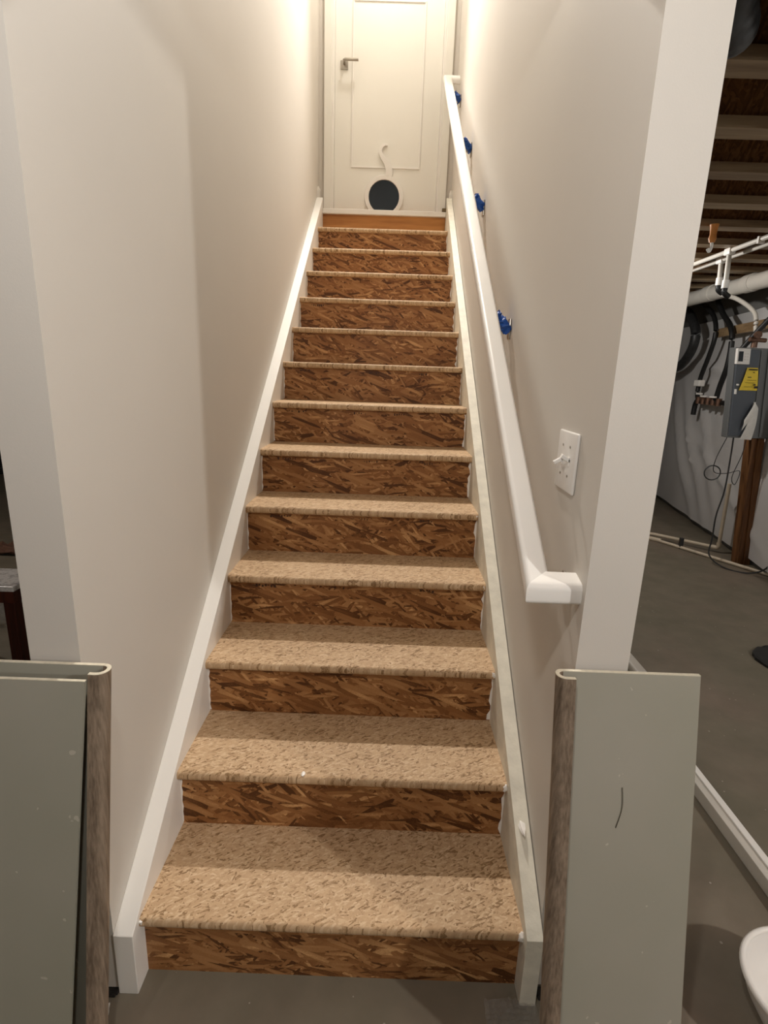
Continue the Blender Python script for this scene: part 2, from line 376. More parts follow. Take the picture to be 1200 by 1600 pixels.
# door frame
for a, b in ((-0.006, 0.047), (0.832, 0.885)):
    obj('casing', box(a, b, YD-0.014, YD, 2.548, 4.68, bev=0.003), 'door', dr)
obj('casing', box(-0.006, 0.885, YD-0.014, YD, 4.62, 4.68, bev=0.003), 'door', dr)
for a, b in ((0.047, 0.066), (0.816, 0.832)):
    obj('jamb', box(a, b, YD-0.008, YD+0.06, 2.556, 4.62, bev=0.002), 'white', dr)
# lever handle
hd = obj('handle_rosette', box(0.106, 0.158, DF-0.009, DF, 3.462, 3.516, bev=0.002), 'steel', dr, label='square nickel rosette')
obj('handle_lever', tube([(0.132, DF-0.009, 3.496), (0.132, DF-0.045, 3.500), (0.142, DF-0.052, 3.501), (0.232, DF-0.052, 3.501)], 0.0095, False), 'steel', hd, smooth=True)
# pet door: ring with a tail, dark flap
PC = (0.434, 2.672)
def arc_ring(ri, ro, y0, y1, zcut):
    a0 = math.asin((zcut-PC[1])/ro); n = 40; out = []; inn = []
    for i in range(n+1):
        a = a0+(math.pi-2*a0)*i/n; out.append((PC[0]+ro*math.cos(a), PC[1]+ro*math.sin(a)))
    a1 = math.asin(max(-0.98, (zcut-PC[1])/ri))
    for i in range(n+1):
        a = a1+(math.pi-2*a1)*i/n; inn.append((PC[0]+ri*math.cos(a), PC[1]+ri*math.sin(a)))
    bm = bmesh.new(); V = [[bm.verts.new((p[0], y, p[1])) for p in q] for q in (out, inn) for y in (y0, y1)]
    o0, o1, i0, i1 = V
    for j in range(n):
        bm.faces.new((o0[j], o0[j+1], i0[j+1], i0[j])); bm.faces.new((o1[j], o1[j+1], i1[j+1], i1[j]))
        bm.faces.new((o0[j], o0[j+1], o1[j+1], o1[j])); bm.faces.new((i0[j], i0[j+1], i1[j+1], i1[j]))
    for j in (0, n): bm.faces.new((o0[j], o1[j], i1[j], i0[j]))
    bmesh.ops.recalc_face_normals(bm, faces=bm.faces); return bm
pr = obj('pet_door_ring', arc_ring(0.112, 0.142, DF-0.016, DF-0.0005, 2.567), 'white', dr, bevel=0.002, label='white round pet door frame with a curled tail on top')
fl = []
for i in range(41):
    a0 = math.asin((2.568-PC[1])/0.112); a = a0+(math.pi-2*a0)*i/40; fl.append((PC[0]+0.112*math.cos(a), PC[1]+0.112*math.sin(a)))
obj('pet_door_flap', prism(fl, 1, DF-0.004, DF-0.0005), 'flap', dr, label='dark pet door flap')
tp = smooth_path([(0.462, 0, 2.805), (0.466, 0, 2.845), (0.449, 0, 2.888), (0.418, 0, 2.925), (0.400, 0, 2.960), (0.410, 0, 2.992), (0.432, 0, 3.006), (0.450, 0, 3.002)], 6)
tw = [0.026, 0.024, 0.021, 0.016, 0.012, 0.0085, 0.007, 0.005]
L_, R_ = [], []
for i, p in enumerate(tp):
    d = (tp[min(i+1, len(tp)-1)]-tp[max(i-1, 0)]).normalized(); nrm = Vector((-d.z, 0, d.x)); f = i/6; j = min(int(f), 6); wv = tw[j]+(tw[j+1]-tw[j])*(f-j)
    L_.append(p+nrm*wv); R_.append(p-nrm*wv)
bm = bmesh.new()
y0, y1 = DF-0.016, DF-0.0005
q = [[bm.verts.new((p.x, y, p.z)) for p in s] for s in (L_, R_) for y in (y0, y1)]
for j in range(len(tp)-1):
    bm.faces.new((q[0][j], q[0][j+1], q[2][j+1], q[2][j])); bm.faces.new((q[1][j], q[1][j+1], q[3][j+1], q[3][j]))
    bm.faces.new((q[0][j], q[0][j+1], q[1][j+1], q[1][j])); bm.faces.new((q[2][j], q[2][j+1], q[3][j+1], q[3][j]))
for j in (0, -1): bm.faces.new((q[0][j], q[1][j], q[3][j], q[2][j]))
bmesh.ops.recalc_face_normals(bm, faces=bm.faces)
obj('pet_door_tail', bm, 'white', pr, bevel=0.002)

# ------------------------------------------------------------ handrail
RX0, RX1 = 0.815, 0.871; RC = (RX0+RX1)/2; h = 0.054
hr = thing('handrail', (WR, 1.7, 2.1), 'white wooden handrail running up the right stair wall', 'handrail')
yb, zb, yt, zt = 0.058, 1.009, 3.262, 3.341
def rprof(wd, hh, r=0.014, n=5):
    out = []
    for cx_, cz_, a0 in ((wd/2-r, hh/2-r, 0), (-wd/2+r, hh/2-r, 90), (-wd/2+r, -hh/2+r, 180), (wd/2-r, -hh/2+r, 270)):
        for i in range(n+1):
            a = math.radians(a0+90*i/n); out.append((cx_+r*math.cos(a), cz_+r*math.sin(a)))
    return out
RH = 0.036
def rail_bm():
    bm = bmesh.new(); P = rprof(RX1-RX0, RH, 0.015)
    d = Vector((0, yt-yb, zt-zb)).normalized(); up = Vector((0, -d.z, d.y)); rings = []
    for sg, c in ((1, Vector((RC, yb, zb))), (-1, Vector((RC, yt, zt)))):
        ring = []
        for a, b in P:                       # 45 degree mitre cut
            p = c+Vector((a, 0, 0))+up*b; ring.append(bm.verts.new(p+d*((c.y+sg*a-p.y)/d.y)))
        rings.append(ring)
    k = (zt-zb)/(yt-yb)
    for v, (a, b) in zip(rings[0], rprof(RX1-RX0, RH/d.y, 0.012)): v.co = Vector((RC+a, yb+a, zb+b+a*k*0.3))
    n = len(P)
    for j in range(n): bm.faces.new((rings[0][j], rings[0][(j+1) % n], rings[1][(j+1) % n], rings[1][j]))
    bm.faces.new(rings[0]); bm.faces.new(rings[1])
    bmesh.ops.recalc_face_normals(bm, faces=bm.faces); return bm
obj('rail', rail_bm(), 'white', hr, smooth=True)
def ret_bm(c_y, c_z, sg, sh):
    k = (zt-zb)/(yt-yb); dy = 1/math.sqrt(1+k*k); P = rprof(RX1-RX0, RH/dy, 0.012); bm = bmesh.new(); A = []; B = []
    for a, b in P:
        z = c_z+b+sg*a*k*sh; A.append(bm.verts.new((RC+a, c_y+sg*a, z))); B.append(bm.verts.new((WR, c_y+sg*a, z)))
    n = len(P)
    for j in range(n): bm.faces.new((A[j], A[(j+1) % n], B[(j+1) % n], B[j]))
    bm.faces.new(A); bm.faces.new(B); bmesh.ops.recalc_face_normals(bm, faces=bm.faces); return bm
obj('rail_return', ret_bm(yb, zb, 1, 0.3), 'white', hr, smooth=True, label='mitred lower return to the wall')
obj('rail_return', ret_bm(yt, zt, -1, 1), 'white', hr, smooth=True, label='upper return to the wall')
def bracket_at(y, taped):
    z = zb+(y-yb)*(zt-zb)/(yt-yb)-0.030
    bm = boxes([(WR-0.006, WR, y-0.016, y+0.016, z-0.075, z-0.010)], 0.002)
    tube([(WR-0.004, y, z-0.050), (WR-0.035, y, z-0.046), (WR-0.066, y, z-0.028), (RC, y, z-0.004)], 0.0055, True, 8, bm)
    bm_box(bm, RC-0.012, RC+0.012, y-0.03, y+0.03, z-0.004, z+0.001, bev=0.001)
    b = obj('bracket', bm, 'steel', hr, smooth=True, label=None if taped else 'bare metal bracket at the foot of the rail')
    if taped:
        rr = random.Random(int(y*100)); bm = bmesh.new()
        pth = [(WR-0.003, y, z-0.046), (WR-0.022, y-0.004, z-0.028), (WR-0.040, y+0.003, z-0.010), (WR-0.052, y, z+0.004)]
        sweep(smooth_path(pth, 4), [(math.cos(t_*math.pi/5)*0.024*(0.7+0.5*rr.random()), math.sin(t_*math.pi/5)*0.019*(0.7+0.5*rr.random())) for t_ in range(10)], bm)
        for v in bm.verts: v.co += Vector((rr.uniform(-.003, .003), rr.uniform(-.006, .006), rr.uniform(-.006, .006)))
        for v in bm.verts: v.co.x = min(v.co.x, WR-0.0005)
        obj('tape', bm, 'tape', b, label='crumpled blue painters tape')
bracket_at(0.125, False)
for y in (0.93, 1.72, 2.34, 3.10): bracket_at(y, True)

# ------------------------------------------------------------ switch plate
sw = thing('light_switch', (WR, 0.2, 1.245), 'white two toggle light switch plate on the right stair wall', 'light switch')
obj('plate', box(WR-0.007, WR, 0.140, 0.262, 1.180, 1.308, bev=0.004, seg=3), 'plastic', sw, smooth=True)
for y, s in ((0.178, 1), (0.224, -1)):
    obj('toggle', prism([(y-0.0045, 1.236), (y+0.0045, 1.236), (y+0.0045, 1.256), (y-0.0045, 1.256)], 0, WR-0.009, WR-0.006), 'plastic', sw)
    t_ = obj('toggle', sweep([(WR-0.006, y, 1.247), (WR-0.024, y, 1.247+s*0.011)], rprof(0.009, 0.009, 0.002, 2)), 'plastic', sw)
    for dz in (-0.031, 0.031):
        obj('screw', tube([(WR-0.0085, y, 1.246+dz), (WR-0.006, y, 1.246+dz)], 0.0028, False, 10), 'steel', sw)

# ------------------------------------------------------------ vinyl tread caps leaning on the wall ends
def jcap(x_l, x_r, hook, ytop, ybot, ztop, dep, shear_top, shear_bot, lip, th=0.0075):
    """board seen from its underside, long edge rolled into a hook; hook=-1 at the left edge, +1 at the right.
       returns (board bmesh, nose bmesh). bottom on the floor, top leaning back."""
    def place(u, v, tt):      # u across, v depth towards camera, tt 0 floor .. 1 top
        x = u+shear_bot*(1-tt)+shear_top*tt; y = ybot+(ytop-ybot)*tt-v; return Vector((x, y, ztop*tt))
    r = dep/2
    xe = x_l if hook < 0 else x_r; s = -hook          # inward direction
    outer = []; inner = []
    for i in range(11):
        a = -math.pi/2+math.pi*i/10                    # from board back round to the lip
        outer.append((xe+s*(r-r*math.cos(a)), r+r*math.sin(a)))
        inner.append((xe+s*(r-(r-th)*math.cos(a)), r+(r-th)*math.sin(a)))
    outer.append((xe+s*(r+lip), dep)); inner.append((xe+s*(r+lip), dep-th))
    def ext(poly):
        bm = bmesh.new(); NS = 14
        rings = [[bm.verts.new(place(u, v, k/NS)) for u, v in poly] for k in range(NS+1)]
        n = len(poly)
        for a, b in zip(rings, rings[1:]):
            for j in range(n): bm.faces.new((a[j], a[(j+1) % n], b[(j+1) % n], b[j]))
        bm.faces.new(rings[0]); bm.faces.new(rings[-1]); bmesh.ops.recalc_face_normals(bm, faces=bm.faces); return bm
    far = x_r if hook < 0 else x_l
    board = [(xe+s*r, 0), (far, 0), (far, th), (xe+s*r, th)]
    nose = outer+inner[::-1]
    # cream cut edge at the top
    def cap(poly):
        bm = bmesh.new(); A = [bm.verts.new(place(u, v, 1.0)) for u, v in poly]; B = [bm.verts.new(place(u, v, 1.0)+Vector((0, 0, 0.0012))) for u, v in poly]
        n = len(poly); bm.faces.new(A); bm.faces.new(B)
        for j in range(n): bm.faces.new((A[j], A[(j+1) % n], B[(j+1) % n], B[j]))
        bmesh.ops.recalc_face_normals(bm, faces=bm.faces); return bm
    return ext(board), ext(nose), cap(board), cap(nose)
tr_ = thing('stair_tread_cap', (1.03, -0.19, 0), 'vinyl stair tread cap standing on end against the right wall end, underside facing out', 'stair tread cap')
b, n_, c1, c2 = jcap(0.874, 1.160, -1, -0.002, -0.185, 0.862, 0.036, 0, 0.003, 0.016)
obj('board', b, 'backing', tr_, label='grey green underside'); obj('nosing', n_, 'vinylwood', tr_, smooth=True, label='rolled woodgrain front edge')
obj('cut_edge', c1, 'edge', tr_); obj('cut_edge', c2, 'edge', tr_)
obj('scratch', sweep(smooth_path([(1.019, -0.0571, 0.640), (1.0205, -0.0656, 0.600), (1.010, -0.0741, 0.560)], 6), [(-0.001, -0.0006), (0.001, -0.0006), (0.001, 0.0006), (-0.001, 0.0006)]), 'scratch', tr_)
tl_ = thing('stair_tread_cap', (-0.10, -0.2, 0), 'vinyl stair tread cap on end against the left wall end, behind a flat panel', 'stair tread cap')
b, n_, c1, c2 = jcap(-0.262, 0.030, 1, -0.040, -0.170, 0.860, 0.040, 0, -0.022, 0.012)
obj('board', b, 'backing', tl_, label='grey green underside'); obj('nosing', n_, 'vinylwood', tl_, smooth=True, label='rolled woodgrain front edge')
obj('cut_edge', c1, 'edge', tl_); obj('cut_edge', c2, 'edge', tl_)
fp = thing('riser_panel', (-0.15, -0.25, 0), 'flat grey green vinyl riser panel leaning inside the left tread cap', 'riser panel')
def lean(x0, x1, yt_, yb_, zt_, th, sh):
    bm = bmesh.new(); V = []
    for tt in (0, 1):
        for x in (x0, x1):
            for d in (0, th): V.append(bm.verts.new((x+sh*(1-tt), yb_+(yt_-yb_)*tt-d, zt_*tt)))
    for f in ((0, 2, 3, 1), (4, 5, 7, 6), (0, 1, 5, 4), (2, 6, 7, 3), (0, 4, 6, 2), (1, 3, 7, 5)): bm.faces.new([V[i] for i in f])
    bmesh.ops.recalc_face_normals(bm, faces=bm.faces); return bm
obj('board', lean(-0.24, -0.003, -0.083, -0.213, 0.851, 0.006, -0.052), 'backing', fp)
bm = bmesh.new(); bm_box(bm, -0.24, -0.003, -0.0892, -0.0828, 0.851, 0.8524); obj('cut_edge', bm, 'edge', fp)

# ------------------------------------------------------------ trims lying on the floor to the right
t1 = thing('trim_board', (1.68, 0.5, 0), 'long white trim strip on the concrete floor right of the leaning tread cap', 'trim board')
obj('face_board', box(1.664, 1.700, -0.9, 1.24, 0, 0.046, bev=0.002), 'pvc', t1)
obj('edge_lip', box(1.690, 1.712, -0.9, 1.24, 0.046, 0.052, bev=0.001), 'white', t1)
t2 = thing('stair_tread_cap', (1.76, 2.0, 0), 'grey tread cap lying flat on the floor behind the right wall end', 'stair tread cap')
obj('board', box(1.62, 1.80, 1.30, 2.6, 0.0, 0.01), 'backing', t2)
obj('nosing', sweep([(1.815, 1.30, 0.022), (1.815, 2.6, 0.022)], rprof(0.066, 0.044, 0.018)), 'pvc', t2, smooth=True, label='pale rolled front edge')
obj('cut_edge', sweep(smooth_path([(1.80, 1.298, 0.006), (1.775, 1.298, 0.02), (1.782, 1.298, 0.044), (1.812, 1.298, 0.048)], 5), circ(0.004, 8)), 'edge', t2)

# ------------------------------------------------------------ white tub at lower right
tb = thing('plastic_tub', (1.52, -0.063, 0), 'round white plastic tub with rolled rim on the floor at lower right corner', 'tub')
rm = 0.142
pr_in = [(0.001, 0.012), (0.06, 0.013), (0.100, 0.045), (0.128, 0.095), (rm-0.006, 0.128)]
pr_out = [(rm-0.002, 0.124), (0.130, 0.085), (0.102, 0.035), (0.070, 0.0), (0.001, 0.0)]
obj('bowl', lathe(pr_in+pr_out, (1.52, -0.063, 0)), 'plastic', tb, smooth=True)
obj('rim', sweep([(1.52+rm*math.cos(a*math.pi/32), -0.063+rm*math.sin(a*math.pi/32), 0.130) for a in range(64)], circ(0.0065, 10), closed=True), 'white', tb, smooth=True)
bm = bmesh.new(); rr = random.Random(3); c = (2.70, 1.63)
ring = []; 
prof_n = 40
top = [bm.verts.new((c[0]+(0.16+0.012*rr.random())*math.cos(2*math.pi*i/prof_n), c[1]+(0.16+0.012*rr.random())*math.sin(2*math.pi*i/prof_n), 0.012+0.006*rr.random())) for i in range(prof_n)]
bot = [bm.verts.new((v.co.x, v.co.y, 0)) for v in top]; bm.faces.new(top); bm.faces.new(bot)
for i in range(prof_n): bm.faces.new((top[i], top[(i+1) % prof_n], bot[(i+1) % prof_n], bot[i]))
bmesh.ops.recalc_face_normals(bm, faces=bm.faces)
tag(obj('round_mat', bm, 'black'), 'ragged black round mat on the concrete floor at right edge', 'mat')

# ------------------------------------------------------------ plastic film scraps
def film_bm(cx_, cy_, sx, sy, hgt, seed, n=16, rot=0.0):
    bm = bmesh.new(); rr = random.Random(seed); V = []
    for i in range(n+1):
        row = []
        for j in range(n+1):
            x = (i/n-0.5)*sx; y = (j/n-0.5)*sy
            z = 0.003+hgt*abs(math.sin(i*1.3+seed)*math.cos(j*1.7+seed*2))*(1-abs(i/n-0.5)*1.4)+rr.uniform(0, hgt*0.4)
            row.append(bm.verts.new((cx_+x*math.cos(rot)-y*math.sin(rot)+rr.uniform(-.1, .1)*sx/n*3, cy_+x*math.sin(rot)+y*math.cos(rot)+rr.uniform(-.1, .1)*sy/n*3, z)))
        V.append(row)
    for i in range(n):
        for j in range(n): bm.faces.new((V[i][j], V[i+1][j], V[i+1][j+1], V[i][j+1]))
    return bm
tag(obj('plastic_film', film_bm(0.862, -0.062, 0.12, 0.09, 0.014, 1), 'film'), 'crumpled clear plastic film on the floor at the foot of the right skirt', 'plastic film')
tag(obj('plastic_film', film_bm(-1.52, 1.93, 0.7, 0.45, 0.03, 5), 'film'), 'clear plastic sheet on the floor below the dark stool', 'plastic film')
tag(obj('plastic_film', film_bm(-0.055, -0.095, 0.03, 0.075, 0.006, 9, 8, 0.3), 'paper'), 'narrow white plastic strip on the floor by the left skirt foot', 'plastic strip')
# dark blocks standing in for shade in the gap under the wall corners
tag(obj('gap_shade', boxes([(-0.088, -0.046, -0.036, -0.020, 0.0, 0.010), (-0.080, -0.05, -0.041, -0.03, 0.0, 0.006)], 0.002), 'gap'), 'dark blocks standing in for shade in the gap under the left wall end', 'gap_shade')
tag(obj('gap_shade', boxes([(0.926, 0.952, -0.004, 0.012, 0.0, 0.012), (0.932, 0.948, -0.012, 0.0, 0.0, 0.007)], 0.002), 'gap'), 'dark blocks standing in for shade in the gap under the right wall end', 'gap_shade')

# ------------------------------------------------------------ left room glimpse
so = thing('stool', (-1.32, 1.40, 0), 'dark wooden stool with a grey and white patterned top, left of the wall', 'stool')
def rot_box(bm, cx_, cy_, sx, sy, z0, z1, a, bev=0.0):
    k = bmesh.new(); bm_box(k, -sx/2, sx/2, -sy/2, sy/2, z0, z1, bev=bev)
    bmesh.ops.rotate(k, verts=k.verts, cent=(0, 0, 0), matrix=Matrix.Rotation(a, 3, 'Z')); bmesh.ops.translate(k, verts=k.verts, vec=(cx_, cy_, 0))
    me = bpy.data.meshes.new('t'); k.to_mesh(me); k.free(); bm.from_mesh(me); bpy.data.meshes.remove(me); return bm
obj('top', rot_box(bmesh.new(), -1.30, 1.345, 0.40, 0.22, 0.425, 0.45, 0.0, 0.004), 'marble', so)
obj('apron', rot_box(bmesh.new(), -1.30, 1.345, 0.39, 0.21, 0.37, 0.424, 0.0), 'darkwood', so)
for sx in (-1, 1):
    for sy_ in (-1, 1):
        obj('leg', rot_box(bmesh.new(), -1.30+sx*0.165, 1.345+sy_*0.078, 0.05, 0.05, 0, 0.37, 0.0, 0.003), 'darkwood', so)
tag(obj('cloth', film_bm(-2.38, 2.92, 0.5, 0.22, 0.05, 3, 12), 'cloth'), 'brown rag on the floor behind the dark stool', 'cloth')
bm = bmesh.new()
for q in range(3): sweep([(-4.70+(0.30+0.03*q)*math.cos(a*math.pi/20), 6.0+(0.30+0.03*q)*math.sin(a*math.pi/20), 0.02+0.03*q) for a in range(40)], circ(0.018, 8), bm, closed=True)
tag(obj('cable_coil', bm, 'black', smooth=True), 'black cable coil on the floor far behind the dark stool', 'cable')

# ------------------------------------------------------------ joists over the right room
ordn = ['nearest the camera, beside the black duct', 'second from the camera', 'third from the camera', 'fourth from the camera', 'fifth from the camera', 'sixth from the camera',
        'seventh from the camera, behind the white pipes', 'eighth from the camera, mostly behind pipes', 'ninth from the camera, above the thick white pipe', 'tenth from the camera, deep in the dark', 'eleventh from the camera, at the far end']
for k in range(-2, 11):
    y = 0.862+0.405*k; xe = wx(y)+0.08
    lb = 'wooden floor joist above the right room, '+(ordn[k] if 0 <= k < len(ordn) else ('just behind the first black duct' if k == -1 else 'in front of the black duct'))
    j = thing('floor_joist', (2.2, y, 2.29), lb, 'joist', 'exposed floor joists over the right room')
    obj('lower_flange', box(1.03, xe, y-0.047, y+0.047, 2.29, 2.328), 'flange', j)
    obj('web', box(1.03, xe, y-0.006, y+0.006, 2.328, 2.492), 'web', j)
    obj('upper_flange', box(1.03, xe, y-0.047, y+0.047, 2.492, 2.53), 'flange', j)
bm = bmesh.new(); pth = smooth_path([(1.06, 0.30, 2.31), (1.16, 0.38, 2.26), (1.25, 0.47, 2.21), (1.30, 0.55, 2.215), (1.27, 0.62, 2.30), (1.15, 0.66, 2.40)], 10)
sweep(pth, circ(0.050, 20), bm, scales=[1+0.06*math.sin(i*2.1) for i in range(len(pth))])
tag(obj('flexible_duct', bm, 'duct', smooth=True), 'grey flexible duct bending up beside the top of the right wall end', 'duct')
tag(obj('insulated_duct', tube([(1.40, -0.9, 2.33), (1.47, 0.1, 2.33), (1.62, 0.52, 2.34), (2.2, 0.60, 2.34), (3.0, 0.60, 2.34)], 0.15, True, 24), 'ductblack', smooth=True), 'black wrapped duct under the ceiling at the top right corner', 'duct')

# ------------------------------------------------------------ foundation wall dressing
bm = bmesh.new(); NY, NZ = 120, 50; G = []
for i in range(NY+1):
    y = -1.5+9.2*i/NY; row = []
    for j in range(NZ+1):
        z = 0.06+(1.99)*j/NZ; d = 0.0
        for (cy_, cz_, a, s, am) in ((5.0, 0.7, 0.9, 0.16, 0.030), (4.7, 0.75, 0.9, 0.13, 0.028), (4.35, 0.8, 1.0, 0.11, 0.022), (4.0, 1.1, -0.6, 0.09, 0.02), (4.3, 1.55, 0.1, 0.13, 0.025), (3.9, 0.55, 0.4, 0.10, 0.02)):
            u = (y-cy_)*math.cos(a)+(z-cz_)*math.sin(a); v_ = -(y-cy_)*math.sin(a)+(z-cz_)*math.cos(a)
            d += 1.7*am*math.exp(-(v_/ (s*0.35))**2-(u/0.75)**2)
        d += 0.035*math.sin(z*math.pi/1.99*1.0)+0.02*math.sin(y*2.6+z)*math.sin(z*2.2)+0.006*math.sin(y*9+z*3)
        row.append(bm.verts.new((wx(y)+0.05-d, y, z)))
    G.append(row)
for i in range(NY):
    for j in range(NZ): bm.faces.new((G[i][j], G[i+1][j], G[i+1][j+1], G[i][j+1]))
r = bmesh.ops.extrude_face_region(bm, geom=list(bm.faces))
bmesh.ops.translate(bm, verts=[v for v in r['geom'] if isinstance(v, bmesh.types.BMVert)], vec=(0.018, 0, 0))
bmesh.ops.recalc_face_normals(bm, faces=bm.faces)
tag(obj('insulation_blanket', bm, 'blanket', smooth=True), 'wrinkled white insulation blanket hung on the foundation wall', 'insulation')
fb = thing('nailing_board', (wx(4)-0.06, 4.0, 1.88), 'horizontal wooden board fixed across the insulation above the grey cabinet', 'board')
bm = prism([(wx(3.3)-0.055, 3.3), (wx(4.5)-0.055, 4.5), (wx(4.5)-0.02, 4.5), (wx(3.3)-0.02, 3.3)], 2, 1.855, 1.93); obj('plank', bm, 'nailer', fb)
# pipes under the joists
bp = thing('drain_pipe', (3.33, 4, 2.2), 'thick white plastic drain pipe running under the joists above the insulation', 'pipe')
obj('pipe', tube([(3.35, 1.6, 2.215), (3.35, 7.6, 2.185)], 0.062, False, 24), 'pvc', bp, smooth=True)
for y in (3.6, 4.15): obj('coupling', tube([(3.35, y, 2.207), (3.35, y+0.10, 2.206)], 0.069, False, 24), 'pvc', bp, smooth=True)
obj('hanger_strap', sweep([(3.35+0.071*math.cos(a*math.pi/8), 3.95, 2.206+0.071*math.sin(a*math.pi/8)) for a in range(16)], [(-0.001, -0.012), (0.001, -0.012), (0.001, 0.012), (-0.001, 0.012)], closed=True, up=Vector((0, 1, 0))), 'steel', bp)
def supply(x, z, ydrop, zdrop, lb):
    t = thing('supply_pipe', (x, 4, z), lb, 'pipe', 'slim white supply pipes under the joists')
    obj('pipe', tube([(x, 1.4, z+0.01), (x, 7, z-0.01)], 0.0145, False, 12), 'pvc', t, smooth=True)
    obj('tee_fitting', boxes([(x-0.022, x+0.022, ydrop-0.035, ydrop+0.035, z-0.021, z+0.021)], 0.008), 'white', t, smooth=True)
    obj('drop_pipe', tube([(x, ydrop, z), (x+0.01, ydrop, zdrop)], 0.0155, False, 12), 'pvc', t, smooth=True)
    obj('drop_fitting', tube([(x+0.01, ydrop, zdrop+0.02), (x+0.01, ydrop, zdrop-0.03)], 0.022, False, 14), 'white', t, smooth=True)
    obj('black_elbow', tube([(x+0.01, ydrop, zdrop-0.03), (x+0.015, ydrop, zdrop-0.06), (x+0.05, ydrop+0.01, zdrop-0.08)], 0.018, True, 10), 'black', t, smooth=True)
    for y in (2.62, 4.1): obj('pipe_clip', box(x-0.02, x+0.02, y-0.008, y+0.008, z-0.018, 2.291+0.0), 'white', t)
supply(2.735, 2.270, 2.93, 2.075, 'slim white supply pipe under the joists, the upper one with the nearer drop')
supply(2.835, 2.268, 3.19, 2.135, 'slim white supply pipe under the joists, the lower one with the farther drop')
def wp(y, z, off): return (wx(y)-off, y, z)
tag(obj('black_hose', tube([wp(4.95, 2.24, .10), wp(4.62, 2.12, .09), wp(4.46, 2.0, .08), wp(4.40, 1.86, .08), wp(4.46, 1.70, .08), wp(4.58, 1.49, .08), wp(4.60, 1.35, .08), wp(4.56, 1.28, .08)], 0.021, True, 12), 'black', smooth=True), 'black hose curving down the insulation, the one farther from the cabinet', 'hose')
tag(obj('black_hose', tube([wp(4.50, 2.24, .10), wp(4.30, 2.06, .09), wp(4.08, 1.93, .09), wp(3.99, 1.81, .09), wp(3.98, 1.6, .09), wp(4.06, 1.41, .09), wp(4.10, 1.28, .09)], 0.023, True, 12), 'black', smooth=True), 'black hose curving down the insulation right beside the grey cabinet', 'hose')
mf = thing('valve_manifold', wp(4.3, 1.26, .08), 'row of black and brass valves where the two black hoses end', 'valves')
obj('header_pipe', tube([wp(4.58, 1.255, .08), wp(3.85, 1.265, .08)], 0.022, False, 12), 'black', mf, smooth=True)
for y in (4.48, 4.36, 4.24, 4.12, 4.0): obj('valve_body', tube([wp(y, 1.235, .10), wp(y, 1.30, .10)], 0.024, False, 10), 'brass', mf, smooth=True)
obj('elbow_pipe', tube([wp(4.56, 1.26, .08), wp(4.60, 1.22, .08), wp(4.61, 1.12, .08)], 0.024, True, 10), 'black', mf, smooth=True)
obj('white_cap', boxes([(wx(4.58)-.12, wx(4.58)-.06, 4.52, 4.62, 1.40, 1.46)], 0.008), 'white', mf)
for y, z in ((4.42, 1.33), (4.30, 1.31), (4.08, 1.31)): obj('handle', boxes([(wx(y)-.14, wx(y)-.12, y-0.05, y+0.04, z-0.008, z+0.008)], 0.003), 'white', mf)
tag(obj('ribbed_duct', tube([(3.72, 5.6, 2.19), (3.678, 5.218, 2.178), (3.625, 4.92, 2.027), (3.604, 4.803, 1.893), (3.617, 4.872, 1.74), (3.663, 5.134, 1.605), (3.70, 5.5, 1.55)], 0.045, True, 14), 'duct', smooth=True), 'dark grey hose looping on the insulation close to the white wall end', 'hose')
tag(obj('white_cable', tube([(3.30, 3.95, 2.16), (3.33, 3.75, 2.10), (3.36, 3.55, 1.98), (3.365, 3.50, 1.86), (3.365, 3.48, 1.80)], 0.017, True, 10), 'pvc', smooth=True), 'white flexible line bending down to the brass valve above the cabinet', 'pipe')
vv = thing('brass_valve', (3.365, 3.48, 1.77), 'tarnished brass valve hanging above the grey cabinet', 'valve')
obj('body', tube([(3.365, 3.48, 1.82), (3.365, 3.48, 1.71)], 0.022, False, 12), 'brass', vv, smooth=True)
obj('side_port', tube([(3.31, 3.46, 1.77), (3.44, 3.47, 1.765)], 0.017, False, 10), 'brass', vv, smooth=True)
obj('wheel', tube([(3.335, 3.42, 1.80), (3.335, 3.40, 1.80)], 0.028, False, 12), 'brass', vv, smooth=True)
tag(obj('black_hose', tube([(3.30, 3.52, 1.70), (3.37, 3.44, 1.86), (3.44, 3.36, 1.99), (3.50, 3.25, 2.05)], 0.020, True, 10), 'black', smooth=True), 'short black hose slanting behind the brass valve above the cabinet', 'hose')
# hanging plug
hp = thing('hanging_plug', (2.31, 2.40, 2.29), 'orange and white plug hanging from a wooden joist near the white pipes', 'plug')
obj('grip', lathe([(0.001, 0), (0.024, -0.002), (0.020, -0.02), (0.017, -0.055), (0.021, -0.075), (0.014, -0.095), (0.001, -0.097)], (2.325, 2.40, 2.292), 16), 'orange', hp, smooth=True)
obj('hook', tube([(2.325, 2.40, 2.20), (2.328, 2.40, 2.175), (2.318, 2.40, 2.15), (2.306, 2.40, 2.165)], 0.008, True, 10), 'white', hp, smooth=True)

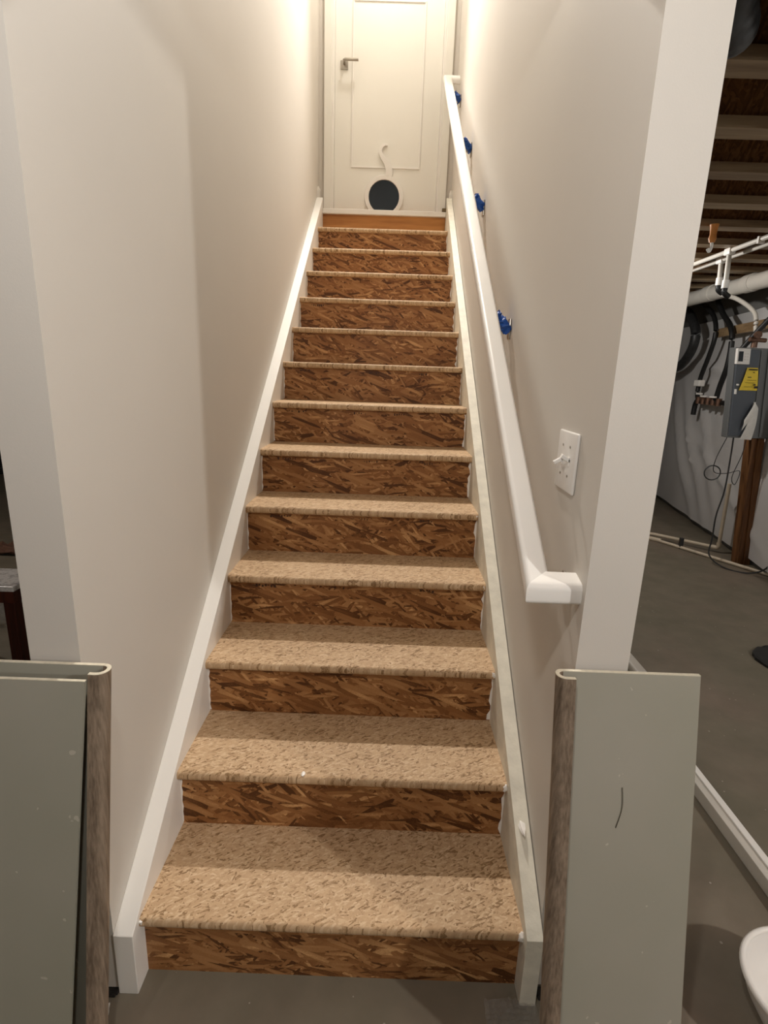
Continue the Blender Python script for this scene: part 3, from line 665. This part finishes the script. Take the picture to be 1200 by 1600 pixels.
# grey cabinet
cb = thing('equipment_cabinet', (3.25, 3.2, 1.03), 'grey metal equipment cabinet mounted before the foundation wall at right edge', 'cabinet')
obj('body', box(3.122, 3.47, 3.205, 3.275, 1.03, 1.69, bev=0.006), 'cab', cb)
obj('door', box(3.134, 3.300, 3.193, 3.206, 1.045, 1.675, bev=0.004), 'cabdoor', cb, label='blue grey front door')
obj('side_rib', boxes([(3.312, 3.322, 3.196, 3.206, 1.04, 1.68), (3.365, 3.385, 3.190, 3.206, 1.04, 1.68)], 0.003), 'cab', cb)
obj('latch', boxes([(3.150, 3.166, 3.184, 3.194, 1.418, 1.430)], 0.002), 'white', cb)
obj('switch', boxes([(3.140, 3.154, 3.184, 3.194, 1.355, 1.392)], 0.002), 'white', cb)
th_ = thing('thermostat', (3.15, 3.19, 1.62), 'small white controller with dark display on the grey cabinet', 'thermostat')
obj('case', box(3.118, 3.214, 3.165, 3.193, 1.570, 1.682, bev=0.004), 'plastic', th_)
obj('display', box(3.128, 3.160, 3.162, 3.166, 1.590, 1.660), 'lcd', th_)
obj('buttons', boxes([(3.172, 3.182, 3.163, 3.166, z, z+0.008) for z in (1.60, 1.62, 1.64)]+[(3.190, 3.200, 3.163, 3.166, z, z+0.008) for z in (1.60, 1.62, 1.64)]), 'paper', th_)
tg = thing('yellow_tag', (3.24, 3.19, 1.45), 'yellow warning tag hanging on the front of the grey cabinet', 'tag')
def sheet(pts, y, mat, par, name, curve=0.012, th=0.002):
    bm = bmesh.new(); n = 8; A = []
    (a, b, c, d) = [Vector(p) for p in pts]   # tl, tr, br, bl in x,z
    for i in range(n+1):
        row = []
        for j in range(n+1):
            u, v = j/n, i/n; p = (a*(1-u)+b*u)*(1-v)+(d*(1-u)+c*u)*v
            row.append(bm.verts.new((p.x, y-0.004-curve*math.sin(v*math.pi)-curve*0.5*math.sin(u*3+v*2), p.y)))
        A.append(row)
    for i in range(n):
        for j in range(n): bm.faces.new((A[i][j], A[i][j+1], A[i+1][j+1], A[i+1][j]))
    r = bmesh.ops.extrude_face_region(bm, geom=list(bm.faces))
    bmesh.ops.translate(bm, verts=[v for v in r['geom'] if isinstance(v, bmesh.types.BMVert)], vec=(0, th, 0))
    bmesh.ops.recalc_face_normals(bm, faces=bm.faces); return obj(name, bm, mat, par, smooth=True)
sheet([(3.212, 1.548), (3.290, 1.548), (3.302, 1.385), (3.165, 1.385)], 3.186, 'yellow', tg, 'card', 0.006)
for (x, z, a, b) in ((3.218, 1.530, 0.064, 0.010), (3.215, 1.478, 0.026, 0.005), (3.25, 1.512, 0.012, 0.006), (3.270, 1.402, 0.026, 0.016), (3.262, 1.422, 0.016, 0.010), (3.20, 1.440, 0.07, 0.002), (3.21, 1.458, 0.07, 0.002), (3.195, 1.41, 0.06, 0.002)):
    obj('printed_mark', box(x, x+a, 3.1695, 3.1705, z, z+b), 'ink', tg)
pp = thing('paper_sheet', (3.25, 3.19, 1.15), 'folded white paper hanging below the yellow tag on the cabinet', 'paper')
sheet([(3.285, 1.305), (3.322, 1.255), (3.300, 1.02), (3.205, 1.025)], 3.180, 'paper', pp, 'sheet', 0.016)
sheet([(3.285, 1.305), (3.215, 1.17), (3.205, 1.09), (3.275, 1.20)], 3.160, 'paper', pp, 'folded_flap', 0.006)
for root in (cb, th_, tg, pp):           # the cabinet hangs a little out of plumb
    for c in root.children:
        for v in c.data.vertices: v.co.x += -0.008-0.088*(v.co.z-1.03)
# post and cords
po = thing('wooden_post', (3.40, 3.27, 0), 'brown wooden post standing under the grey cabinet at right edge', 'post')
def skew(x0b, x1b, x0t, x1t, y0, y1, z0, z1):
    bm = bmesh.new(); V = [bm.verts.new(p) for p in ((x0b, y0, z0), (x1b, y0, z0), (x1b, y1, z0), (x0b, y1, z0), (x0t, y0, z1), (x1t, y0, z1), (x1t, y1, z1), (x0t, y1, z1))]
    for f in ((0, 1, 2, 3), (4, 5, 6, 7), (0, 1, 5, 4), (1, 2, 6, 5), (2, 3, 7, 6), (3, 0, 4, 7)): bm.faces.new([V[i] for i in f])
    bmesh.ops.recalc_face_normals(bm, faces=bm.faces); return bm
obj('stud', skew(3.425, 3.465, 3.335, 3.375, 3.24, 3.33, 0, 1.03), 'post', po); obj('stud', skew(3.468, 3.515, 3.378, 3.425, 3.23, 3.32, 0, 1.03), 'post', po)
tag(obj('power_cord', tube([(3.18, 3.22, 1.03), (3.20, 3.24, 0.85), (3.215, 3.26, 0.6), (3.20, 3.28, 0.4), (3.21, 3.29, 0.2), (3.20, 3.27, 0.06), (3.24, 3.12, 0.01), (3.36, 3.0, 0.012), (3.42, 2.9, 0.10), (3.43, 2.85, 0.3)], 0.006, True, 8), 'cord', smooth=True), 'dark cord hanging from the cabinet down to the floor', 'cord')
tag(obj('thin_wire', tube([(3.13, 3.22, 1.03), (3.125, 3.3, 0.85), (3.16, 3.35, 0.74), (3.26, 3.35, 0.73), (3.33, 3.3, 0.76), (3.28, 3.25, 0.66), (3.24, 3.24, 0.72), (3.27, 3.22, 0.9), (3.28, 3.22, 1.03)], 0.0032, True, 6), 'cord', smooth=True), 'thin looped grey wire hanging below the cabinet', 'wire')
tag(obj('wire_coil', sweep([(3.135+0.058*math.cos(a*math.pi/16), 3.33-0.01*math.cos(a*math.pi/16), 0.735+0.058*math.sin(a*math.pi/16)) for a in range(32)], circ(0.005, 8), closed=True, up=Vector((0, 1, 0))), 'cord', smooth=True), 'round coil of grey wire hanging in front of the insulation', 'wire')
# condensate pipes on the floor
c1_ = thing('floor_pipe', (3.2, 3.5, 0.03), 'white pipe along the floor that turns up beside the wooden post', 'pipe')
obj('pipe', tube([(2.98, 3.93, 0.045), (3.05, 3.90, 0.045), (3.42, 3.55, 0.045)], 0.015, False, 12), 'pvc_dirty', c1_, smooth=True)
obj('elbow', tube([(3.40, 3.57, 0.045), (3.43, 3.54, 0.05), (3.433, 3.535, 0.09)], 0.019, True, 12), 'pvc_dirty', c1_, smooth=True)
obj('riser_pipe', tube([(3.433, 3.535, 0.06), (3.40, 3.50, 0.62)], 0.015, False, 12), 'pvc_dirty', c1_, smooth=True)
c2_ = thing('floor_pipe', (3.2, 3.4, 0.03), 'white pipe lying lower on the floor, passing in front of the post', 'pipe')
obj('pipe', tube([(2.70, 4.04, 0.016), (3.02, 3.84, 0.016), (3.52, 2.92, 0.016)], 0.0135, False, 12), 'pvc_dirty', c2_, smooth=True)
obj('tee_fitting', tube([(2.99, 3.86, 0.018), (3.06, 3.79, 0.018)], 0.020, False, 12), 'pvc_dirty', c2_, smooth=True)
obj('pipe_clamp', boxes([(3.135, 3.165, 3.60, 3.63, 0, 0.10)], 0.003), 'cord', c2_)
